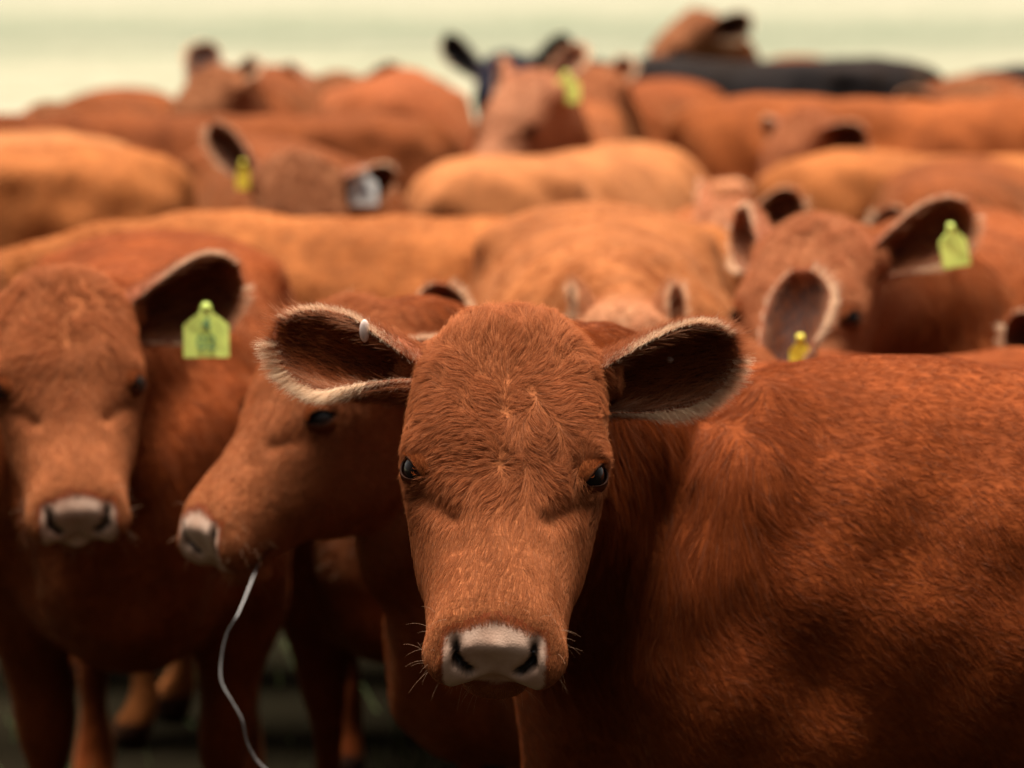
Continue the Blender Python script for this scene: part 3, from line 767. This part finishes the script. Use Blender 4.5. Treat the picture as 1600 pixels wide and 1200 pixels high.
        length = .0115*(1-hw) + hw*(.0072 + .006*fore + .009*poll)*(1 - .5*smooth(.34, .40, qh[:, 1])) + .026*nw*mane
        length = length * rng.uniform(.6, 1.3, hairs) * s
        lift = .17*(1-hw) + hw*(.22 + .30*fore + .3*poll) - .06*nw
        # long whiskers round the lips
        mz = smooth(.36, .40, q[:, 1]) * inh * (padf(q) < -.004) + 1e-9
        pw, nw_, _ = sample(V, F, mz, 80, N); ss = np.linspace(0, 1, 5)[None, :, None]; lw = rng.uniform(.010, .028, 80)[:, None, None]
        st = pw[:, None] + lw*(nrm(nw_ + rng.normal(size=(80, 3))*.35)[:, None]*ss + np.array([0, 0, -.35])*ss**2)
        hair_pts.insert(1, st); hair_tint.insert(1, np.full(80, .35)); hair_rad.insert(1, np.full(80, hair_r*.42))
        pts = strands(p_, n_, flow, length, lift, 11, wave=.18 + .40*(hw*fore)[:, None], wl_=.04, clump=clump, per=per, k=5, grav=.10)
        tint = rng.random(hairs)**8*.10
        hair_pts.append(pts); hair_tint.append(tint); hair_rad.append(np.full(hairs, hair_r) * np.where(hw > .5, .72, 1))
        lid_hairs = []
        for sx in (-1, 1):
            c_, out, a, b = eye_frame(sx); n3 = 420
            u = rng.uniform(-1, 1, n3); v = rng.uniform(.18, 1, n3); top = .0215*np.sqrt(1 - .92*u**2); lo = .0082*(1 - u**2); bb = lo + v*(top - lo)
            pl3 = np.stack([u*.023, bb, np.sqrt(np.clip(.0249**2 - (u*.023)**2*.93 - bb**2, 1e-6, 1))], 1)
            nn = nrm(pl3); dd = nrm(np.stack([-.45*np.ones(n3), .75*np.ones(n3), 0*u], 1) + nn*.25 + rng.normal(size=(n3, 3))*.18)
            ss = np.linspace(0, 1, 5)[None, :, None]; ln = rng.uniform(.003, .006, n3)[:, None, None]
            st = (pl3[:, None] + ln*dd[:, None]*ss) @ np.stack([a, b, out]) + c_
            lid_hairs.append(X(st.reshape(-1, 3)).reshape(st.shape))
        hair_pts.insert(0, np.concatenate(lid_hairs)); hair_tint.insert(0, np.zeros(840)); hair_rad.insert(0, np.full(840, hair_r*.75))
        if lashes:
            for sx in (-1, 1):
                n2 = 14; u = rng.uniform(-1, 1, n2)
                c_, out, a, b = eye_frame(sx)
                st0 = c_ + np.outer(u*.019, a) + np.outer(.013*(1-u**2), b) + out*.019
                dirx = nrm(out + b*.1 + np.outer(u*.3, a) + rng.normal(size=(n2, 3))*.1); ln = rng.uniform(.006, .010, n2)
                ss = np.linspace(0, 1, 5)[None, :, None]
                st = st0[:, None] + ln[:, None, None]*(dirx[:, None]*ss - b*.2*ss + b*.5*ss**2)
                hair_pts.append(X(st.reshape(-1, 3)).reshape(st.shape)); hair_tint.append(np.full(n2, .0)); hair_rad.append(np.full(n2, .0004))
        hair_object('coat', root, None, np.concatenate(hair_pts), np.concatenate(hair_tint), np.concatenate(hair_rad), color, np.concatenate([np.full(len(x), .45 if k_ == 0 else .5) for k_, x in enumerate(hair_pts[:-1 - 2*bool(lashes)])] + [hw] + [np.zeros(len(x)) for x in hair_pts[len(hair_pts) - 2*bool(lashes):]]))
    if 'string' in label: root['mouth'] = [float(v) for v in (P0w + hs*(np.array([.035, .40, -.108]) @ A))]
    return root

G_RED = 'red cattle standing in the herd'; G_BLK = 'black cattle standing among the red herd'
UP = dict(axis=(.62, -.72, -.1))
import os, time
T0 = time.time()
def cow(*a, **k):
    t = time.time(); o = make_cow(*a, **k)
    print('cow', round(time.time() - t, 2), a[1][:50]); return o

LIME = lambda hang, sz=(.066, .080), txt=(): ('tag_lime', txt, hang, sz)
# ---- the near animals
SMALL = dict(axis=(.10, -.98, -.1), L=.125, w=.62, bx=.062, open=(.2, .1, .95))
cow('red_cow', 'sharp red cow staring straight ahead, its shoulder and flank filling the lower corner', G_RED, .37, 4.80, 172, 1.0,
    (799, 500), 4.25, 268.5, 51, roll=-2, hs=.95, voxel=.0040, hairs=420000, hair_r=.00024, studs=[(1, .62, .1, (.0048, .0048, .0040)), (-1, .44, -.93, (.006, .004, .013))],
    ears=[dict(axis=(.90, -.42, -.05), open=(-.05, .80, .58), L=.176, w=.80), dict(axis=(.92, -.36, -.08), open=(.10, .45, .88), L=.190, w=.76, close=1.35)], mane=1.6, clump=.45)
cow('red_cow', 'red cow facing us from the edge with a lime numbered tag in its ear', G_RED, -.63, 6.33, 272, .98,
    (95, 428), 5.8, 279, 52, roll=2, hs=.96, voxel=.0062, hairs=150000, hair_r=.00036,
    tags=[(1, .72, .60, *LIME((.1, -1, .0), (.070, .085), (('4', -.42, .36, 'ink'), ('02', -.75, .36, 'ink'))))],
    ears=[dict(axis=(.86, -.42, -.10), open=(-.05, .8, .6), L=.205, w=1.05), dict(axis=(.93, -.25, -.10))])
profile = cow('red_cow', 'red cow in profile with a pale string hanging from its mouth', G_RED, .15, 5.56, 183, .93,
    (508, 657), 5.25, 215, 47, anchor=(.104, .192, -.03), hs=.93, throat=1.3, depth=1.22, voxel=.006, hairs=150000, hair_r=.00034, endup=.05)
cow('red_cow', 'red cow behind the front flank, its raised ear carrying a lime tag', G_RED, .84, 7.30, 262, .96,
    (1335, 498), 6.62, 246, 48, anchor=(.104, .192, -.03), hs=1.0, color=(.26, .066, .018), voxel=.008, hairs=90000, hair_r=.00045,
    tags=[(1, .66, .1, *LIME((.5, -.85, .1), (.060, .078)))],
    ears=[dict(axis=(.66, -.72, -.10), L=.2), dict(axis=(.55, -.75, -.3))])
cow('red_cow', 'red cow mostly hidden, one upright pale-fringed ear with a yellow tag showing', G_RED, .74, 6.20, 180, .88,
    (1130, 545), 6.0, 262, 55, hs=.95, voxel=.009, hairs=40000, hair_r=.0005,
    tags=[(1, .46, .1, 'tag_yellow', (), (0, -1, 0), (.034, .06))],
    ears=[dict(axis=(.12, -.97, -.05), open=(-.25, .1, .95), w=.85, L=.235), dict()])
cow('red_cow', 'red cow at the frame edge behind the front flank, only an ear tip showing', G_RED, 1.32, 7.25, 255, .93,
    (1765, 535), 6.75, 266, 60, voxel=.010, hairs=24000, hair_r=.0006, ears=[UP, UP])
cow('red_cow', 'small red cow peeping between the profile head and the staring head, dark ear up', G_RED, -.20, 6.72, 270, .84,
    (620, 520), 6.35, 268, 80, hs=.8, voxel=.010, hairs=30000, hair_r=.0006, ears=[dict(SMALL, L=.15, w=.8), dict(SMALL, open=(.2, .2, -.95))])
cow('red_cow', 'red cow with lowered head directly behind the staring cow, broad pale back showing', G_RED, .17, 6.76, 270, 1.0,
    (975, 498), 6.15, 268, 70, hs=.9, color=(.34, .118, .040), voxel=.010, hairs=60000, hair_r=.0005, ears=[dict(SMALL, open=(.9, .1, .35)), dict(SMALL, open=(.95, .1, .1))], endup=-.1)
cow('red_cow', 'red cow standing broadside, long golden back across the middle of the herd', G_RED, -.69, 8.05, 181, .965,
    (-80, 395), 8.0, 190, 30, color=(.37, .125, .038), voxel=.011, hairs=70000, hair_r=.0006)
cow('red_cow', 'small unseen red cow added behind the long golden back to shade the ground', G_RED, -.98, 8.72, 180, .84,
    (-300, 480), 8.72, 180, 50, voxel=.014)  # unseen cow, added so that its shade darkens the ground between rows
# ---- the blurred rows behind
BG = dict(hairs=22000, hair_r=.0009, clump=.15)
cow('red_cow', 'red cow behind the golden back, two dark ears poking above a dipped head', G_RED, .50, 9.3, 266, .86,
    (1118, 318), 8.9, 215, 60, ears=[UP, UP], color=(.33, .10, .032), **BG)
cow('red_cow', 'red cow behind the lime-tagged raised ear, one black-looking ear upright', G_RED, 1.1, 9.5, 262, .95,
    (1492, 372), 8.9, 262, 60, ears=[UP, dict(axis=(.45, -.85, -.1), open=(0, .3, .95))], **BG)
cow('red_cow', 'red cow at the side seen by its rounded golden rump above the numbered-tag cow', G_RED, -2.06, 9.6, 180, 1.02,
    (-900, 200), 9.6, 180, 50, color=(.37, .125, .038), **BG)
cow('red_cow', 'red cow with yellow tag in one ear and white tag in the other', G_RED, -.48, 9.95, 285, .98,
    (468, 245), 9.4, 282, 62, tags=[(-1, .35, .2, 'tag_yellow', (), (0, -1, 0), (.03, .07)), (1, .62, .0, 'tag_white', (('A', -.6, .62, 'ink_dark'),), (.0, -1, 0), (.070, .092))],
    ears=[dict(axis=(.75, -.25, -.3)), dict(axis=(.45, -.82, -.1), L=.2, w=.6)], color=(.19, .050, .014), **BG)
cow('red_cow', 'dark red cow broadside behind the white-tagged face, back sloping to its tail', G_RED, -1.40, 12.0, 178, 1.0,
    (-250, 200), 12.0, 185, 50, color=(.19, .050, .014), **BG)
cow('red_cow', 'red cow facing away at an angle, rump toward us in the middle of the herd', G_RED, .36, 11.05, 62, .96,
    (1060, 260), 11.6, 60, 50, color=(.42, .16, .06), **BG)
cow('red_cow', 'red cow with long golden rump running to the frame edge behind the black-looking ear', G_RED, 1.86, 11.0, 2, .94,
    (2200, 240), 11.0, 0, 50, color=(.37, .125, .038), **BG)
cow('red_cow', 'red cow with head turned, lime tag under a raised ear, beside the black cow head', G_RED, .12, 12.2, 268, 1.0,
    (822, 112), 11.6, 228, 52, tags=[(1, .50, .3, *LIME((-.2, -1, 0), (.085, .095)))],
    ears=[dict(axis=(.02, -.98, -.1), L=.2, bx=.055), dict(axis=(.6, -.72, -.1))], color=(.30, .09, .03), **BG)
cow('red_cow', 'tall red cow head with one dark pricked ear at the upper side of the herd', G_RED, -.97, 13.7, 268, 1.05,
    (330, 105), 13.2, 228, 52, ears=[SMALL, dict(axis=(.40, -.88, -.1), open=(-.67, .46, .58), L=.21, w=.9)], color=(.19, .050, .014), **BG)
cow('red_cow', 'red cow far back with a thin dark ear beside a rounded poll', G_RED, -.50, 14.75, 268, 1.0,
    (520, 116), 14.3, 245, 55, ears=[UP, dict(axis=(.75, -.6, -.1), L=.2)], **BG)
cow('red_cow', 'red cow turned away, rounded rump left of the black cow head', G_RED, -.40, 13.95, 90, 1.06,
    (680, 200), 14.6, 90, 50, color=(.32, .09, .032), **BG)
cow('red_cow', 'tallest red cow head rising above the long black back', G_RED, 1.12, 17.9, 252, .98,
    (1085, 16), 17.5, 205, 42, hs=1.2, ears=[dict(axis=(.7, -.6, -.2)), dict(axis=(.7, -.6, -.2), L=.21)], color=(.19, .050, .014), **BG)
cow('red_cow', 'red cow far back near the side edge, only its poll bump visible', G_RED, -1.5, 13.7, 268, .98,
    (75, 165), 13.0, 270, 58, **BG)
cow('red_cow', 'red cow near the side edge, low back between the rounded rump and the poll bump', G_RED, -2.28, 11.2, 180, .98,
    (-900, 200), 11.2, 180, 50, color=(.42, .17, .065), **BG)
cow('red_cow', 'small red head between the two black backs', G_RED, 1.75, 14.45, 262, 1.0,
    (1520, 128), 14.0, 262, 58, **BG)
cow('red_cow', 'red cow broadside, rump and long back just below the black back', G_RED, 1.78, 12.15, 2, 1.04,
    (2300, 160), 12.15, 0, 50, color=(.30, .082, .022), **BG)
cow('red_cow', 'dark red cow head dipped between two broad backs, beyond the raised lime-tagged ear', G_RED, 1.18, 11.58, 182, .88,
    (1250, 172), 11.5, 215, 55, color=(.22, .052, .014), **BG)
cow('red_cow', 'dark red poll just beside the tagged head, in front of the long black back', G_RED, .38, 13.95, 256, 1.0,
    (925, 106), 13.2, 250, 55, ears=[SMALL, SMALL], color=(.24, .06, .016), **BG)
BLK = dict(color=(.007, .008, .011), nose='nose_dark', hairs=12000, hair_r=.0009)
cow('black_cow', 'black cow with long back, its ears pricked behind the tagged red head', G_BLK, .50, 15.95, 181, 1.045,
    (790, 84), 15.4, 268, 56, hs=1.05, ears=[dict(axis=(.62, -.76, 0), L=.21), dict(axis=(.62, -.76, 0), L=.21)], **BLK)
cow('black_cow', 'black cow at the frame edge beyond the small red head, only its rump showing', G_BLK, 3.15, 16.6, 0, 1.0,
    (2500, 150), 16.6, 0, 50, **BLK)

# ---- string hanging from the mouth of the profile cow
def build_string():
    px = [(374, 955), (355, 990), (346, 1030), (346, 1065), (362, 1095), (378, 1125), (386, 1160), (402, 1190), (425, 1212), (440, 1250)]
    P = np.array([at(x, y, 5.06 + .01*math.sin(i)) for i, (x, y) in enumerate(px)])
    P = np.concatenate([[np.array(profile['mouth'])], P]); del profile['mouth']
    sh = Shell(); o = P[0]
    sh.tube(P - o, np.full(len(P), .0015) * (1 + .15*rng.normal(size=len(P))), m=8, dense=6)
    v, f = sh.arrays(); ob = link('string', mesh_np('string', v, f), None, M['string']); ob.location = o
    ob['label'] = 'thin pale string dangling from the mouth of the profile cow'; ob['category'] = 'string'
build_string()
print('built in', round(time.time() - T0, 1))
